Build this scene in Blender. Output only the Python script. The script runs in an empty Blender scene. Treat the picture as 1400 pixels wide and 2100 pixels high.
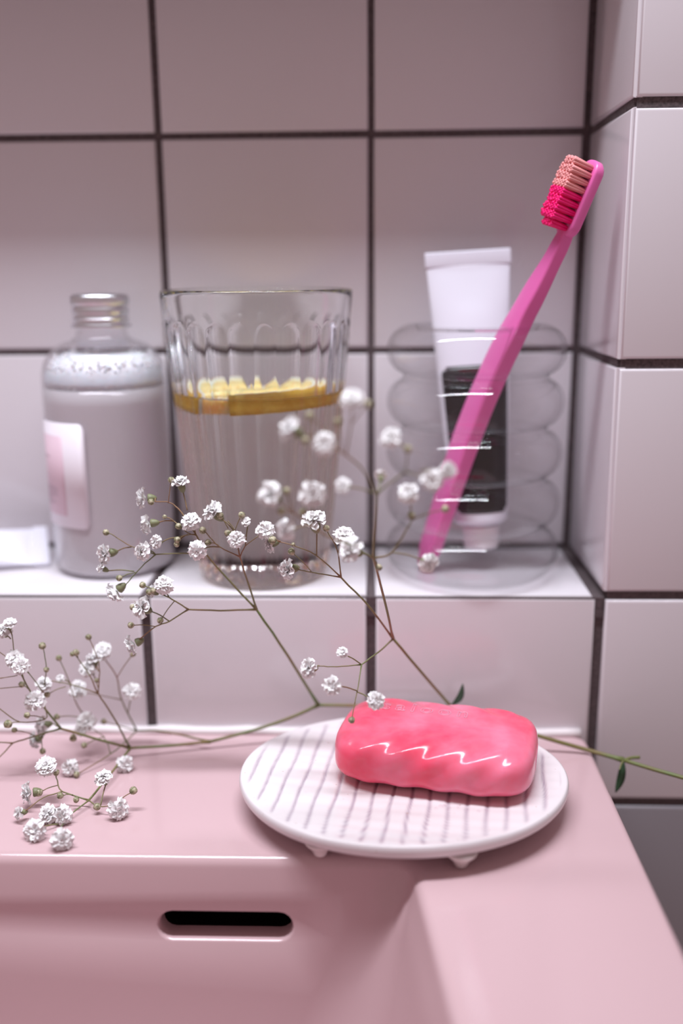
import bpy, bmesh, math, random
from mathutils import Vector, Matrix, noise
PI = math.pi
random.seed(7)
S = 0.01                                   # everything below is written in centimetres
scene = bpy.context.scene
COL = scene.collection

# ------------------------------------------------------------------ camera
CC = Vector((10.02324, -39.96519, 13.65190))
PITCH, YAW, ROLL, FPX = 0.242747, -0.0321122, -0.00758065, 1969.45
FW = Vector((math.sin(YAW)*math.cos(PITCH), math.cos(YAW)*math.cos(PITCH), -math.sin(PITCH)))
_r = Vector((math.cos(YAW), -math.sin(YAW), 0)); _u = _r.cross(FW)
RT = math.cos(ROLL)*_r + math.sin(ROLL)*_u
UP = -math.sin(ROLL)*_r + math.cos(ROLL)*_u
cam = bpy.data.cameras.new('camera'); cam_o = bpy.data.objects.new('camera', cam); COL.objects.link(cam_o)
cam_o.matrix_world = Matrix(((RT.x, UP.x, -FW.x, CC.x*S), (RT.y, UP.y, -FW.y, CC.y*S), (RT.z, UP.z, -FW.z, CC.z*S), (0, 0, 0, 1)))
cam.sensor_fit = 'VERTICAL'; cam.sensor_height = 36; cam.sensor_width = 24
cam.lens = FPX*36/2100
cam.clip_start = 0.01
cam.dof.use_dof = True; cam.dof.focus_distance = 0.370; cam.dof.aperture_fstop = 2.8
scene.camera = cam_o

# ------------------------------------------------------------------ world and lamps
w = bpy.data.worlds.new('room_light'); scene.world = w; w.use_nodes = True
bg = w.node_tree.nodes['Background']
bg.inputs[0].default_value = (1.0, 0.73, 0.735, 1); bg.inputs[1].default_value = 0.34
def area(name, loc, target, sx, sy, energy, col):
    l = bpy.data.lights.new(name, 'AREA'); l.shape = 'RECTANGLE'; l.size = sx*S; l.size_y = sy*S
    l.energy = energy; l.color = col; l.spread = math.radians(92)
    o = bpy.data.objects.new(name, l); COL.objects.link(o)
    o.location = Vector(loc)*S
    o.rotation_euler = (Vector(target)-Vector(loc)).to_track_quat('-Z', 'Y').to_euler()
    return o
area('lamp_strip', (0, -11.5, 56), (0, -10.5, 0), 54, 4, 1.66, (0.92, 0.955, 1.04))
scene.view_settings.view_transform = 'Standard'; scene.view_settings.look = 'None'
scene.view_settings.exposure = 0; scene.view_settings.gamma = 1; scene.view_settings.use_curve_mapping = False
cy = scene.cycles
cy.max_bounces = 16; cy.transmission_bounces = 14; cy.transparent_max_bounces = 14; cy.glossy_bounces = 6; cy.diffuse_bounces = 5
cy.use_denoising = True; cy.sample_clamp_indirect = 0

# ------------------------------------------------------------------ helpers
def ray(px, py): return FW + RT*((px-700)/FPX) + UP*((1050-py)/FPX)
def at_y(px, py, y):
    d = ray(px, py); return CC + d*((y-CC.y)/d.y)
def at_z(px, py, z):
    d = ray(px, py); return CC + d*((z-CC.z)/d.z)

MATS = {}
def mat(name, col, rough=0.4, **kw):
    if name in MATS: return MATS[name]
    m = bpy.data.materials.new(name); m.use_nodes = True; MATS[name] = m
    b = m.node_tree.nodes['Principled BSDF']
    b.inputs['Base Color'].default_value = (*col, 1); b.inputs['Roughness'].default_value = rough
    for k, v in kw.items():
        b.inputs[k.replace('_', ' ')].default_value = v
    return m
def bsdf(m): return m.node_tree.nodes['Principled BSDF']
def add_bump(m, scale, strength, dist=0.001, detail=2, scl3=None):
    nt = m.node_tree; tc = nt.nodes.new('ShaderNodeTexCoord'); n = nt.nodes.new('ShaderNodeTexNoise')
    n.inputs['Scale'].default_value = scale; n.inputs['Detail'].default_value = detail
    b = nt.nodes.new('ShaderNodeBump'); b.inputs['Strength'].default_value = strength; b.inputs['Distance'].default_value = dist
    src = tc.outputs['Object']
    if scl3:
        mp = nt.nodes.new('ShaderNodeMapping'); mp.inputs['Scale'].default_value = scl3
        nt.links.new(src, mp.inputs[0]); src = mp.outputs[0]
    nt.links.new(src, n.inputs['Vector']); nt.links.new(n.outputs['Fac'], b.inputs['Height'])
    nt.links.new(b.outputs[0], bsdf(m).inputs['Normal'])
    return n
def add_mottle(m, c1, c2, scale, lo=0.35, hi=0.7, detail=4):
    nt = m.node_tree; tc = nt.nodes.new('ShaderNodeTexCoord'); n = nt.nodes.new('ShaderNodeTexNoise')
    n.inputs['Scale'].default_value = scale; n.inputs['Detail'].default_value = detail
    r = nt.nodes.new('ShaderNodeValToRGB')
    r.color_ramp.elements[0].position = lo; r.color_ramp.elements[0].color = (*c1, 1)
    r.color_ramp.elements[1].position = hi; r.color_ramp.elements[1].color = (*c2, 1)
    nt.links.new(tc.outputs['Object'], n.inputs['Vector']); nt.links.new(n.outputs['Fac'], r.inputs[0])
    nt.links.new(r.outputs[0], bsdf(m).inputs['Base Color'])

ORIG = {}
def mesh(name, V, F, smooth=True, mats=None, mi=None, sharp=None):
    me = bpy.data.meshes.new(name)
    me.from_pydata([tuple(c*S for c in v) for v in V], [], F); me.update()
    if mats:
        for m in mats: me.materials.append(m)
    if mi:
        for p, i in zip(me.polygons, mi): p.material_index = i
    me.polygons.foreach_set('use_smooth', [smooth]*len(me.polygons))
    if sharp: me.set_sharp_from_angle(angle=math.radians(sharp))
    return me
def link(name, me, parent=None):
    o = bpy.data.objects.new(name, me); COL.objects.link(o)
    if parent: o.parent = parent
    return o
def obj(name, V, F, m, parent=None, smooth=True, sharp=None, mi=None):
    """V in world centimetres; children are stored relative to their thing's base."""
    og = ORIG.get(parent.name, Vector((0, 0, 0))) if parent else Vector((0, 0, 0))
    me = mesh(name, [Vector(v)-og for v in V], F, smooth, m if isinstance(m, list) else [m], mi, sharp)
    o = link(name, me, parent); ORIG[o.name] = og
    return o
def root(name, loc, label, cat, group=None):
    o = bpy.data.objects.new(name, None); COL.objects.link(o); o.empty_display_size = 0.01
    o.location = Vector(loc)*S; ORIG[o.name] = Vector(loc)
    o['label'] = label; o['category'] = cat
    if group: o['group'] = group
    return o
def structure(o): o['kind'] = 'structure'; return o

def loft(loops, close=True, caps=(False, False)):
    n = len(loops[0]); V = [p for L in loops for p in L]; F = []
    for i in range(len(loops)-1):
        for j in range(n if close else n-1):
            k = (j+1) % n
            F.append((i*n+j, i*n+k, (i+1)*n+k, (i+1)*n+j))
    if caps[0]: F.append(tuple(reversed(range(n))))
    if caps[1]: F.append(tuple(range((len(loops)-1)*n, len(loops)*n)))
    return V, F
def lathe(prof, c, n=64, rfun=None):
    """prof: (r, z) pairs; points on the axis close with a fan. Outward faces when z rises along the outside."""
    V, F, rows = [], [], []
    for i, (r, z) in enumerate(prof):
        if r < 1e-6:
            rows.append([len(V)]*n); V.append(Vector((c[0], c[1], c[2]+z)))
        else:
            row = []
            for j in range(n):
                a = 2*PI*j/n; rr = rfun(i, r, z, a) if rfun else r
                row.append(len(V)); V.append(Vector((c[0]+rr*math.cos(a), c[1]+rr*math.sin(a), c[2]+z)))
            rows.append(row)
    for a, b in zip(rows, rows[1:]):
        for j in range(n):
            k = (j+1) % n
            q = [a[j], a[k], b[k], b[j]]
            q2 = []
            for x in q:
                if x not in q2: q2.append(x)
            if len(q2) > 2: F.append(tuple(q2))
    return V, F
def arc(cx, cz, r, a0, a1, n, rz=None):
    rz = rz or r
    return [(cx+r*math.cos(math.radians(a0+(a1-a0)*i/n)), cz+rz*math.sin(math.radians(a0+(a1-a0)*i/n))) for i in range(n+1)]
def rrect(x0, x1, y0, y1, r, n=6):
    P = []
    for cx, cy_, a in ((x1-r, y1-r, 0), (x0+r, y1-r, 90), (x0+r, y0+r, 180), (x1-r, y0+r, 270)):
        for i in range(n+1):
            t = math.radians(a+90*i/n); P.append((cx+r*math.cos(t), cy_+r*math.sin(t)))
    return P
def catmull(P, seg=5):
    P = [Vector(p) for p in P]
    if len(P) < 3: return [P[0].lerp(P[-1], i/seg) for i in range(seg+1)]
    Q = [P[0]*2-P[1]]+P+[P[-1]*2-P[-2]]; out = []
    for i in range(1, len(Q)-2):
        a, b, c, d = Q[i-1:i+3]
        for k in range(seg):
            t = k/seg
            out.append(0.5*((2*b)+(c-a)*t+(2*a-5*b+4*c-d)*t*t+(3*b-a-3*c+d)*t**3))
    out.append(P[-1]); return out
def tube(P, R, n=6, caps=True):
    loops = []; prev = None
    for i, p in enumerate(P):
        t = (P[min(i+1, len(P)-1)]-P[max(i-1, 0)]).normalized()
        if prev is None:
            prev = t.orthogonal().normalized()
        a = (prev-t*prev.dot(t)).normalized(); b = t.cross(a); prev = a
        loops.append([p+(a*math.cos(2*PI*j/n)+b*math.sin(2*PI*j/n))*R[i] for j in range(n)])
    return loft(loops, True, (caps, caps))
def tile_mesh(name, sx, sy, t, m, r=0.13):
    """Glazed tile with pillowed edges: face centre at origin, facing +z, thickness t."""
    loops = []
    for inset, z in ((0, -t), (0, -r), (r*0.12, -r*0.5), (r*0.42, -r*0.15), (r, 0)):
        x, y = sx/2-inset, sy/2-inset
        loops.append([Vector((-x, -y, z)), Vector((x, -y, z)), Vector((x, y, z)), Vector((-x, y, z))])
    V, F = loft(loops, True, (False, True))
    me = mesh(name, V, F, True, [m])
    for p in me.polygons: p.use_smooth = True
    me.set_sharp_from_angle(angle=math.radians(60))
    return me
def box(x0, x1, y0, y1, z0, z1):
    V = [Vector(p) for p in ((x0, y0, z0), (x1, y0, z0), (x1, y1, z0), (x0, y1, z0), (x0, y0, z1), (x1, y0, z1), (x1, y1, z1), (x0, y1, z1))]
    return V, [(0, 3, 2, 1), (4, 5, 6, 7), (0, 1, 5, 4), (1, 2, 6, 5), (2, 3, 7, 6), (3, 0, 4, 7)]
def merge(parts):
    V, F = [], []
    for v, f in parts:
        n = len(V); V += v; F += [tuple(i+n for i in q) for q in f]
    return V, F

# ------------------------------------------------------------------ materials of the setting
m_tile = mat('glazed_tile', (0.74, 0.70, 0.735), 0.10, IOR=1.5)
add_bump(m_tile, 14, 0.06, 0.002)
m_ledge = mat('glazed_ledge_tile', (0.76, 0.725, 0.76), 0.12, IOR=1.5)
add_bump(m_ledge, 14, 0.06, 0.002)
m_grout = mat('dark_grout', (0.09, 0.065, 0.07), 0.9)
add_mottle(m_grout, (0.055, 0.042, 0.045), (0.14, 0.105, 0.11), 900, 0.3, 0.75)

# ------------------------------------------------------------------ the setting: tiled niche, ledge and pier
D = 7.72                                    # depth of the niche
XC = 20.06                                  # outer corner of the pier
def tiles(parent, me, spots, rot, jit=0.012):
    for p in spots:
        o = link('tile', me, parent)
        o.location = Vector((p[0]+random.uniform(-jit, jit), p[1]+random.uniform(-jit, jit), p[2]+random.uniform(-jit, jit)))*S
        o.rotation_euler = (rot[0]+random.uniform(-.003, .003), rot[1]+random.uniform(-.003, .003), rot[2]+random.uniform(-.002, .002))
wb = structure(obj('wall_back', *box(-31, 21.5, D+0.12, D+2, -1, 31), m_grout, None, False))
tb = tile_mesh('tile', 9.70, 9.70, 0.5, m_tile)
tiles(wb, tb, [(x, D, z) for x in (-25, -15, -5, 5, 15) for z in (5, 15, 25)], (PI/2, 0, 0))
ws = structure(obj('wall_side', *box(XC+0.10, XC+1.2, 0.25, D+0.12, -1, 31), m_grout, None, False))
ts = tile_mesh('tile', D-0.42, 9.66, 0.4, m_tile)
tiles(ws, ts, [(XC, (D-0.42)/2+0.12, z) for z in (5, 15, 25)], (PI/2, 0, -PI/2), 0.004)
tr1 = structure(obj('trim_1', *box(-31, XC+0.1, 0.03, D+0.12, -1.0, -0.10), m_grout, None, False))   # the ledge
tl = tile_mesh('tile', 9.62, D-0.30, 0.12, m_ledge, 0.09)
tiles(tr1, tl, [(x, (D-0.30)/2+0.13, 0) for x in (-25, -15, -5, 5)], (0, 0, 0), 0.004)
tl2 = tile_mesh('tile', 9.45, D-0.30, 0.12, m_ledge, 0.09)
tiles(tr1, tl2, [(14.92, (D-0.30)/2+0.13, 0)], (0, 0, 0), 0.004)
wf = structure(obj('wall_front', *merge([box(-31, 56, 0.13, 0.9, -45, -1.0), box(XC+0.2, 56, 0.13, 0.9, -1.0, 45),
                                        box(-31, XC+0.2, 0.13, 9, 30.3, 45)]), m_grout, None, False))
tf = tile_mesh('tile', 9.57, 9.66, 0.4, m_tile)
tft = tile_mesh('tile', 9.57, 9.76, 0.4, m_tile)
tiles(wf, tft, [(x, 0, -5.02) for x in (-25, -15, -5, 5, 15)], (PI/2, 0, 0))
tiles(wf, tf, [(x, 0, z) for x in (-25, -15, -5, 5, 15) for z in (-15, -25)], (PI/2, 0, 0))
tp = tile_mesh('tile', 9.62, 9.60, 0.1, m_tile)
tiles(wf, tp, [(x, 0, z) for x in (25.0, 35.0, 45.0) for z in (-5, 5, 15, 25)], (PI/2, 0, 0), 0.006)
m_shade_tile = mat('shade_grey_tile', (0.30, 0.285, 0.31), 0.14); add_bump(m_shade_tile, 14, 0.06, 0.002)  # darker grey puts the shade low on the pier into the tile colour
tg = tile_mesh('tile', 9.62, 9.60, 0.1, m_shade_tile)
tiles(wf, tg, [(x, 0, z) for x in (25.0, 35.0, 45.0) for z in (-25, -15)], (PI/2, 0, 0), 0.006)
tiles(wf, tf, [(x, 0, z) for x in (-25, -15, -5, 5, 15) for z in (35,)], (PI/2, 0, 0))

# ------------------------------------------------------------------ pink washbasin
ZS = -6.50
m_sink = mat('pink_ceramic', (0.585, 0.405, 0.425), 0.14, IOR=1.5)
add_bump(m_sink, 20, 0.03, 0.002)
def sink():
    X0, X1, Y0, Y1 = -36.0, 19.6, -37.0, -0.25
    bx0, bx1, by0, by1 = -29.0, 11.45, -31.0, -9.95
    N = 10
    def L(x0, x1, y0, y1, r, z): return [Vector((px, py, z)) for px, py in rrect(x0, x1, y0, y1, r, N)]
    loops = [L(X0+1, X1-1, Y0+1, Y1, 1.2, -22), L(X0, X1, Y0, Y1, 0.5, -10)]
    for a in (0, 25, 50, 70, 90):
        i = 0.28*(1-math.cos(math.radians(a))); z = ZS-0.28+0.28*math.sin(math.radians(a))
        loops.append(L(X0+i, X1-i, Y0+i, Y1-i, 0.5, z))
    r = 0.42
    loops.append(L(bx0-r-1.2, bx1+r+1.2, by0-r-1.2, by1+r+1.2, 3.0, ZS))
    for a in (90, 72, 54, 36, 18, 6):
        i = r*(1-math.sin(math.radians(90-a)))
        off = r*math.sin(math.radians(90-a))-r
        z = ZS-r+r*math.cos(math.radians(90-a))
        loops.append(L(bx0+off, bx1-off, by0+off, by1-off, 1.0-off*0.5, z))
    sl = 0.20
    for dz, extra in ((1.0, 0), (2.0, 0), (3.0, 0), (5.0, 0), (7.0, 0), (8.5, 0.15), (9.6, 0.6), (10.4, 1.5), (10.7, 3.0)):
        i = dz*sl+extra
        loops.append(L(bx0+i, bx1-i*1.2, by0+i, by1-i*0.8, 1.05+dz*0.25, ZS-dz))
    loops.append(L(bx0+12, bx1-12, by0+8, by1-8, 2, ZS-10.9))
    for lp in loops[7:]:                       # the bowl widens a little towards the front
        for p in lp:
            if p.x > 0: p.x += 0.12*max(0, -11.0-p.y)
    V, F = loft(loops, True, (True, True))
    F = [tuple(reversed(f)) for f in F]
    # loft direction: outside going up, then inside going down
    o = obj('washbasin', V, F, m_sink, None, True)
    bm = bmesh.new(); bm.from_mesh(o.data); bmesh.ops.recalc_face_normals(bm, faces=bm.faces); bm.to_mesh(o.data); bm.free()
    # overflow slot cut into the back wall of the basin, with a rounded mouth
    nrm = Vector((0, -1, -0.0)).normalized()
    c0 = Vector((4.80, by1-0.40, ZS-2.45))
    ex, ez = Vector((1, 0, 0)), Vector((0, 0.155, 1)).normalized()
    ny = ex.cross(ez)                          # points to -y (out of the wall)
    if ny.y > 0: ny = -ny
    def st(h, w_, d):
        P = []
        for s_, a0 in ((1, -90), (-1, 90)):
            for k in range(9):
                t = math.radians(a0+180*k/8)
                P.append(c0+ex*(s_*(w_-h))+ex*(h*math.cos(t))+ez*(h*math.sin(t))+ny*d)
        return P
    cl = [st(1.9, 3.6, -7.0), st(1.9, 3.6, -1.0), st(0.46, 2.38, -0.9), st(0.46, 2.38, -0.45)]
    for a in (30, 60, 80, 90):
        t = math.radians(a); cl.append(st(0.46+0.18*(1-math.cos(t)), 2.38+0.18*(1-math.cos(t)), -0.45+0.36*math.sin(t)+0.10))
    cl.append(st(0.68, 2.60, 1.2))
    cv, cf = loft(cl, True, (True, True))
    cut = obj('cutter', cv, cf, m_sink, None, True)
    bm = bmesh.new(); bm.from_mesh(cut.data); bmesh.ops.recalc_face_normals(bm, faces=bm.faces); bm.to_mesh(cut.data); bm.free()
    md = o.modifiers.new('cut', 'BOOLEAN'); md.operation = 'DIFFERENCE'; md.object = cut; md.solver = 'EXACT'
    bpy.context.view_layer.update()
    dg = bpy.context.evaluated_depsgraph_get()
    nm = bpy.data.meshes.new_from_object(o.evaluated_get(dg)); o.modifiers.clear(); o.data = nm; nm.name = 'washbasin'
    bpy.data.objects.remove(cut)
    nm.polygons.foreach_set('use_smooth', [True]*len(nm.polygons)); nm.set_sharp_from_angle(angle=math.radians(38))
    nm.materials.append(mat('shade_brown_channel', (0.05, 0.03, 0.028), 0.8))
    for p in nm.polygons:                       # inside of the overflow channel: its shade painted in as dark brown
        if p.center.y > (by1+0.35)*S and (ZS-6)*S < p.center.z < (ZS-0.45)*S and abs(p.center.x/S-4.8) < 4: p.material_index = 1
    o['label'] = 'glossy pink ceramic washbasin with an oval overflow slot, against the tiled wall'; o['category'] = 'washbasin'
    m_bead = mat('sealant', (0.80, 0.74, 0.75), 0.35)
    P = [Vector((x, -0.12, ZS+0.02+0.03*math.sin(x*1.7)+0.03*noise.noise(Vector((x*.8, 0, 0))))) for x in [-31+i*0.6 for i in range(85)]]
    P = [p for p in P if p.x < 19.7]
    b = obj('sealant_bead', *tube(P, [0.22]*len(P), 8), m_bead, o); b['label'] = 'white silicone bead along the wall'
    return o
sink()

# ------------------------------------------------------------------ glass materials
def glass(name, ior, col=(1, 1, 1), rough=0.0):
    return mat(name, col, rough, IOR=ior, Transmission_Weight=1.0)
def thin_glass(name, ior, col, bend=0.0, amount=0.75):
    """Blown glass too thin to bend the view: mirror at the Fresnel amount, else clear."""
    m = mat(name, col, 0.02); nt = m.node_tree
    lw = nt.nodes.new('ShaderNodeLayerWeight'); lw.inputs['Blend'].default_value = 0.5
    pw = nt.nodes.new('ShaderNodeMath'); pw.operation = 'POWER'; pw.inputs[1].default_value = 4.0
    fr = nt.nodes.new('ShaderNodeMath'); fr.operation = 'MULTIPLY_ADD'; fr.inputs[1].default_value = amount; fr.inputs[2].default_value = ((ior-1)/(ior+1))**2
    nt.links.new(lw.outputs['Facing'], pw.inputs[0]); nt.links.new(pw.outputs[0], fr.inputs[0])
    gl = nt.nodes.new('ShaderNodeBsdfGlossy'); gl.inputs['Roughness'].default_value = 0.02
    tr = nt.nodes.new('ShaderNodeBsdfTransparent'); tr.inputs[0].default_value = (*col, 1)
    mx = nt.nodes.new('ShaderNodeMixShader')
    lk = nt.links.new
    lk(fr.outputs[0], mx.inputs[0]); through = tr.outputs[0]
    if bend:
        rf_ = nt.nodes.new('ShaderNodeBsdfGlass'); rf_.inputs['Roughness'].default_value = 0; rf_.inputs['IOR'].default_value = ior; rf_.inputs['Color'].default_value = (*col, 1)
        m2 = nt.nodes.new('ShaderNodeMixShader'); m2.inputs[0].default_value = bend
        nt.links.new(tr.outputs[0], m2.inputs[1]); nt.links.new(rf_.outputs[0], m2.inputs[2]); through = m2.outputs[0]
    lk(through, mx.inputs[1]); lk(gl.outputs[0], mx.inputs[2]); lk(mx.outputs[0], nt.nodes['Material Output'].inputs[0])
    return m
m_glass = glass('clear_glass', 1.5, (0.99, 0.998, 0.995))
m_thin = thin_glass('blown_glass', 1.38, (0.996, 0.996, 0.998), 0.0, 0.65)
m_plastic = thin_glass('clear_plastic', 1.45, (0.985, 0.98, 0.985))
m_flute = glass('fluted_glass', 1.42, (0.995, 1.0, 0.998))
m_water = mat('water', (0.99, 0.98, 0.96), 0.0); _t = m_water.node_tree.nodes.new('ShaderNodeBsdfTransparent'); _t.inputs[0].default_value = (0.99, 0.985, 0.97, 1)
m_water.node_tree.links.new(_t.outputs[0], m_water.node_tree.nodes['Material Output'].inputs[0])     # water against glass: matched, no mirror
m_lotion = glass('cloudy_liquid', 1.34, (0.96, 0.93, 0.97), 0.06)
bsdf(m_lotion).inputs['Transmission Weight'].default_value = 0.5

# ------------------------------------------------------------------ bottle with foaming liquid
def bottle():
    c = (-2.42, 4.70, 0.01)
    t = root('soap_bottle', c, 'clear bottle of foamy liquid with silver screw cap and pale pink label', 'bottle')
    R = 2.86
    out = [(0, 0.12), (1.9, 0.10), (2.35, 0.0)]+arc(R-0.42, 0.42, 0.42, -88, 0, 6)
    out += [(R, z) for z in (2, 4, 6, 8)]
    sh = arc(1.28, 9.05, R-1.28, 0, 84, 14, 1.72)
    out += sh+[(1.22, 10.95), (1.16, 11.15), (1.14, 11.9)]
    th = 0.09
    inn = [(1.02, 11.9), (1.03, 11.1), (1.12, 10.86)]+[(r-th*(0.6 if i > 8 else 1), z-th) for i, (r, z) in reversed(list(enumerate(sh)))]
    inn += [(R-th, z) for z in (8, 6, 4, 2)]+arc(R-0.42, 0.45, 0.42-th, 0, -88, 6)+[(1.8, 0.20), (0, 0.22)]
    obj('body', *lathe(out+inn, c, 72), m_plastic, t)
    # liquid reaches slightly into the wall so that the surfaces do not leave an air gap
    ri = R-th+0.02
    liq = [(0, 0.205), (1.8, 0.185)]+arc(R-0.42, 0.43, 0.42-th+0.02, -88, 0, 6)+[(ri, z) for z in (2, 4, 6, 8)]+[(ri, 8.7), (0, 8.7)]
    obj('liquid', *lathe(liq, c, 72), m_lotion, t)
    # foam: a crowd of small bubbles under the shoulder
    m_foam = mat('foam', (0.90, 0.88, 0.90), 0.5, Subsurface_Weight=0.3)
    bm = bmesh.new(); rnd = random.Random(3)
    for k in range(2400):
        a = rnd.uniform(0, 2*PI); z = 8.60+abs(rnd.gauss(0, 0.65))
        if z > 10.3: z = rnd.uniform(8.62, 9.2)
        rs = rnd.uniform(0.035, 0.10)
        rmax = R-th-rs-0.02 if z < 9.0 else 1.28+(R-1.28)*math.sqrt(max(0, 1-((z-9.05)/1.72)**2))-th*1.5-rs-0.04
        rr = rmax-abs(rnd.gauss(0, 0.10))
        bmesh.ops.create_icosphere(bm, subdivisions=1, radius=rs*S,
            matrix=Matrix.Translation(Vector((rr*math.cos(a), rr*math.sin(a), z))*S))
    lo = [(0, 8.72), (2.72, 8.72), (2.72, 9.0), (2.64, 9.4), (2.35, 9.8), (1.8, 10.15), (0, 10.2)]
    v, f = lathe(lo, (0, 0, 0), 40); vs = [bm.verts.new(Vector(p)*S) for p in v]
    for q in f: bm.faces.new([vs[i] for i in q])
    me = bpy.data.meshes.new('foam'); bm.to_mesh(me); bm.free(); me.materials.append(m_foam)
    me.polygons.foreach_set('use_smooth', [True]*len(me.polygons))
    o = link('foam', me, t); o['kind'] = 'stuff'
    # label wrapped round the left side
    m_lab = mat('label_paper', (0.80, 0.74, 0.80), 0.5); m_pan = mat('label_pink', (0.72, 0.53, 0.61), 0.5); m_ink = mat('label_ink', (0.40, 0.30, 0.36), 0.6)
    def wrap(a, z, r): return Vector((c[0]+r*math.cos(math.radians(a)), c[1]+r*math.sin(math.radians(a)), c[2]+z))
    def patch(a0, a1, z0, z1, r, cr, na=30, th_=0.012):
        V, F = [], []
        dega = math.degrees(1/R)
        row = []
        for i in range(na+1):
            a = a0+(a1-a0)*i/na
            d = min(a-a0, a1-a)/dega
            e = cr-math.sqrt(max(0, cr*cr-(cr-d)**2)) if d < cr else 0
            row.append((a, z0+e, z1-e))
        for rr in (r, r-th_):
            for a, l, h in row: V += [wrap(a, l, rr), wrap(a, h, rr)]
        n2 = 2*(na+1)
        for i in range(na):
            b = 2*i
            F += [(b, b+2, b+3, b+1), (n2+b, n2+b+1, n2+b+3, n2+b+2), (b, n2+b, n2+b+2, b+2), (b+1, b+3, n2+b+3, n2+b+1)]
        F += [(0, 1, n2+1, n2), (n2-2, 2*n2-2, 2*n2-1, n2-1)]
        return V, F
    lb = obj('label', *patch(-208, -96, 2.45, 7.28, R+0.025, 0.32, 60), m_lab, t); lb['label'] = 'off-white label with a pink panel'
    obj('label_panel', *patch(-198, -120, 2.98, 6.66, R+0.032, 0.02, 30, 0.008), m_pan, lb)
    # print too small to read: short ink strokes
    parts = []; rnd = random.Random(11)
    for zz, a0, a1, h in ((5.95, -176, -163, 0.17), (5.60, -186, -143, 0.09)):
        a = a0
        while a < a1:
            wd = rnd.uniform(1.2, 2.2); parts.append(patch(a, a+wd, zz, zz+h*rnd.uniform(.7, 1), R+0.036, 0.0, 2, 0.004)); a += wd+rnd.uniform(0.5, 1.2)
    for k in range(8):
        zz = 4.22-k*0.115; a = -180; e = -132-rnd.uniform(0, 16)
        while a < e:
            wd = rnd.uniform(1.5, 5); parts.append(patch(a, a+wd, zz, zz+0.05, R+0.036, 0.0, 3, 0.004)); a += wd+rnd.uniform(0.6, 1.2)
    pr = obj('print', *merge(parts), m_ink, lb); pr['kind'] = 'stuff'
    # aluminium cap
    m_al = mat('aluminium', (0.80, 0.82, 0.86), 0.30, Metallic=1.0)
    rc = 1.29
    prof = [(0, 11.42), (rc-.1, 11.42), (rc+0.07, 11.36), (rc+0.10, 11.42), (rc+0.07, 11.50), (rc-0.02, 11.53), (rc-0.03, 11.66), (rc+0.01, 11.76), (rc-0.05, 11.86), (rc-0.05, 11.95), (rc+0.01, 12.06),
            (rc, 12.22), (rc-0.06, 12.30), (rc-0.06, 12.36), (rc, 12.42), (rc+0.0, 12.70), (rc-0.04, 12.80), (rc-0.14, 12.86), (0, 12.88)]
    def knurl(i, r, z, a): return r+(0.018*math.cos(a*60) if 12.4 < z < 12.72 else 0)
    obj('cap', *lathe(prof, c, 240, knurl), m_al, t, True, 50)
bottle()

# ------------------------------------------------------------------ fluted tumbler with water and orange slices
GC = (4.95, 3.38, 0.01)
def g_r(z): return 3.02+(4.26-3.02)*(z/13.0)
def tumbler():
    c = GC
    t = root('drinking_glass', c, 'tall fluted drinking glass of water with orange slices, on the ledge', 'drinking glass')
    NF = 25
    def flute(i, r, z, a):
        if i >= n_out: return r
        u = (a*NF/(2*PI)) % 1.0; x = abs(2*u-1)          # x = 1 on the ridge
        k = min(1, max(0, (z-0.45)/0.4))
        top = 11.75-0.55*x**2                              # rounded flute tops
        k *= min(1, max(0, (top-z)/0.12))
        return r-0.13*(1-x**2.2)*k+0.02*k
    zs = [0.95, 1.2, 2, 3, 4, 5, 6, 7, 8, 9, 10, 10.7]+[10.95+0.06*i for i in range(16)]+[12.1, 12.6]
    out = [(0, 0.16), (2.2, 0.14), (2.62, 0.0), (2.82, 0.03), (2.95, 0.14), (3.0, 0.32), (3.04, 0.55), (3.08, 0.75)]
    out += [(g_r(z), z) for z in zs]
    top = [(4.235, 12.85), (4.225, 12.95), (4.18, 13.02), (4.12, 13.02), (4.06, 12.95), (4.04, 12.8)]
    rt = g_r(8.62)-0.25-0.12*(1-8.62/13)
    inn = [(g_r(z)-0.25-0.12*(1-z/13), z) for z in (12, 11, 10, 9, 8.62)]     # glass and water match below the water line
    global n_out; n_out = len(out)
    obj('body', *lathe(out+top+inn, c, NF*12, flute), m_flute, t)
    V, F = lathe([(rt, 8.62), (rt-0.12, 8.55), (rt-0.4, 8.53), (0, 8.53)], c, 96)
    k = len(F)
    v2, f2 = lathe([(0, 1.0), (2.0, 1.02), (2.55, 1.3)]+[(g_r(z)-0.26-0.12*(1-z/13), z) for z in (2, 4, 6, 8)]+[(rt-0.01, 8.60)], c, 96)
    V2, F2 = merge([(V, F), (v2, f2)])
    obj('water', V2, F2, [m_flute, m_water], t, mi=[0]*k+[1]*(len(F2)-k))
tumbler()
m_peel = mat('orange_peel', (0.83, 0.36, 0.03), 0.35, Subsurface_Weight=0.2); add_mottle(m_peel, (0.86, 0.40, 0.03), (0.98, 0.58, 0.09), 260)
m_pith = mat('pith', (0.88, 0.80, 0.66), 0.5, Subsurface_Weight=0.3)
m_flesh = mat('orange_flesh', (0.86, 0.56, 0.18), 0.3, Subsurface_Weight=0.4); add_mottle(m_flesh, (0.82, 0.48, 0.12), (0.92, 0.72, 0.36), 300)
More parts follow.
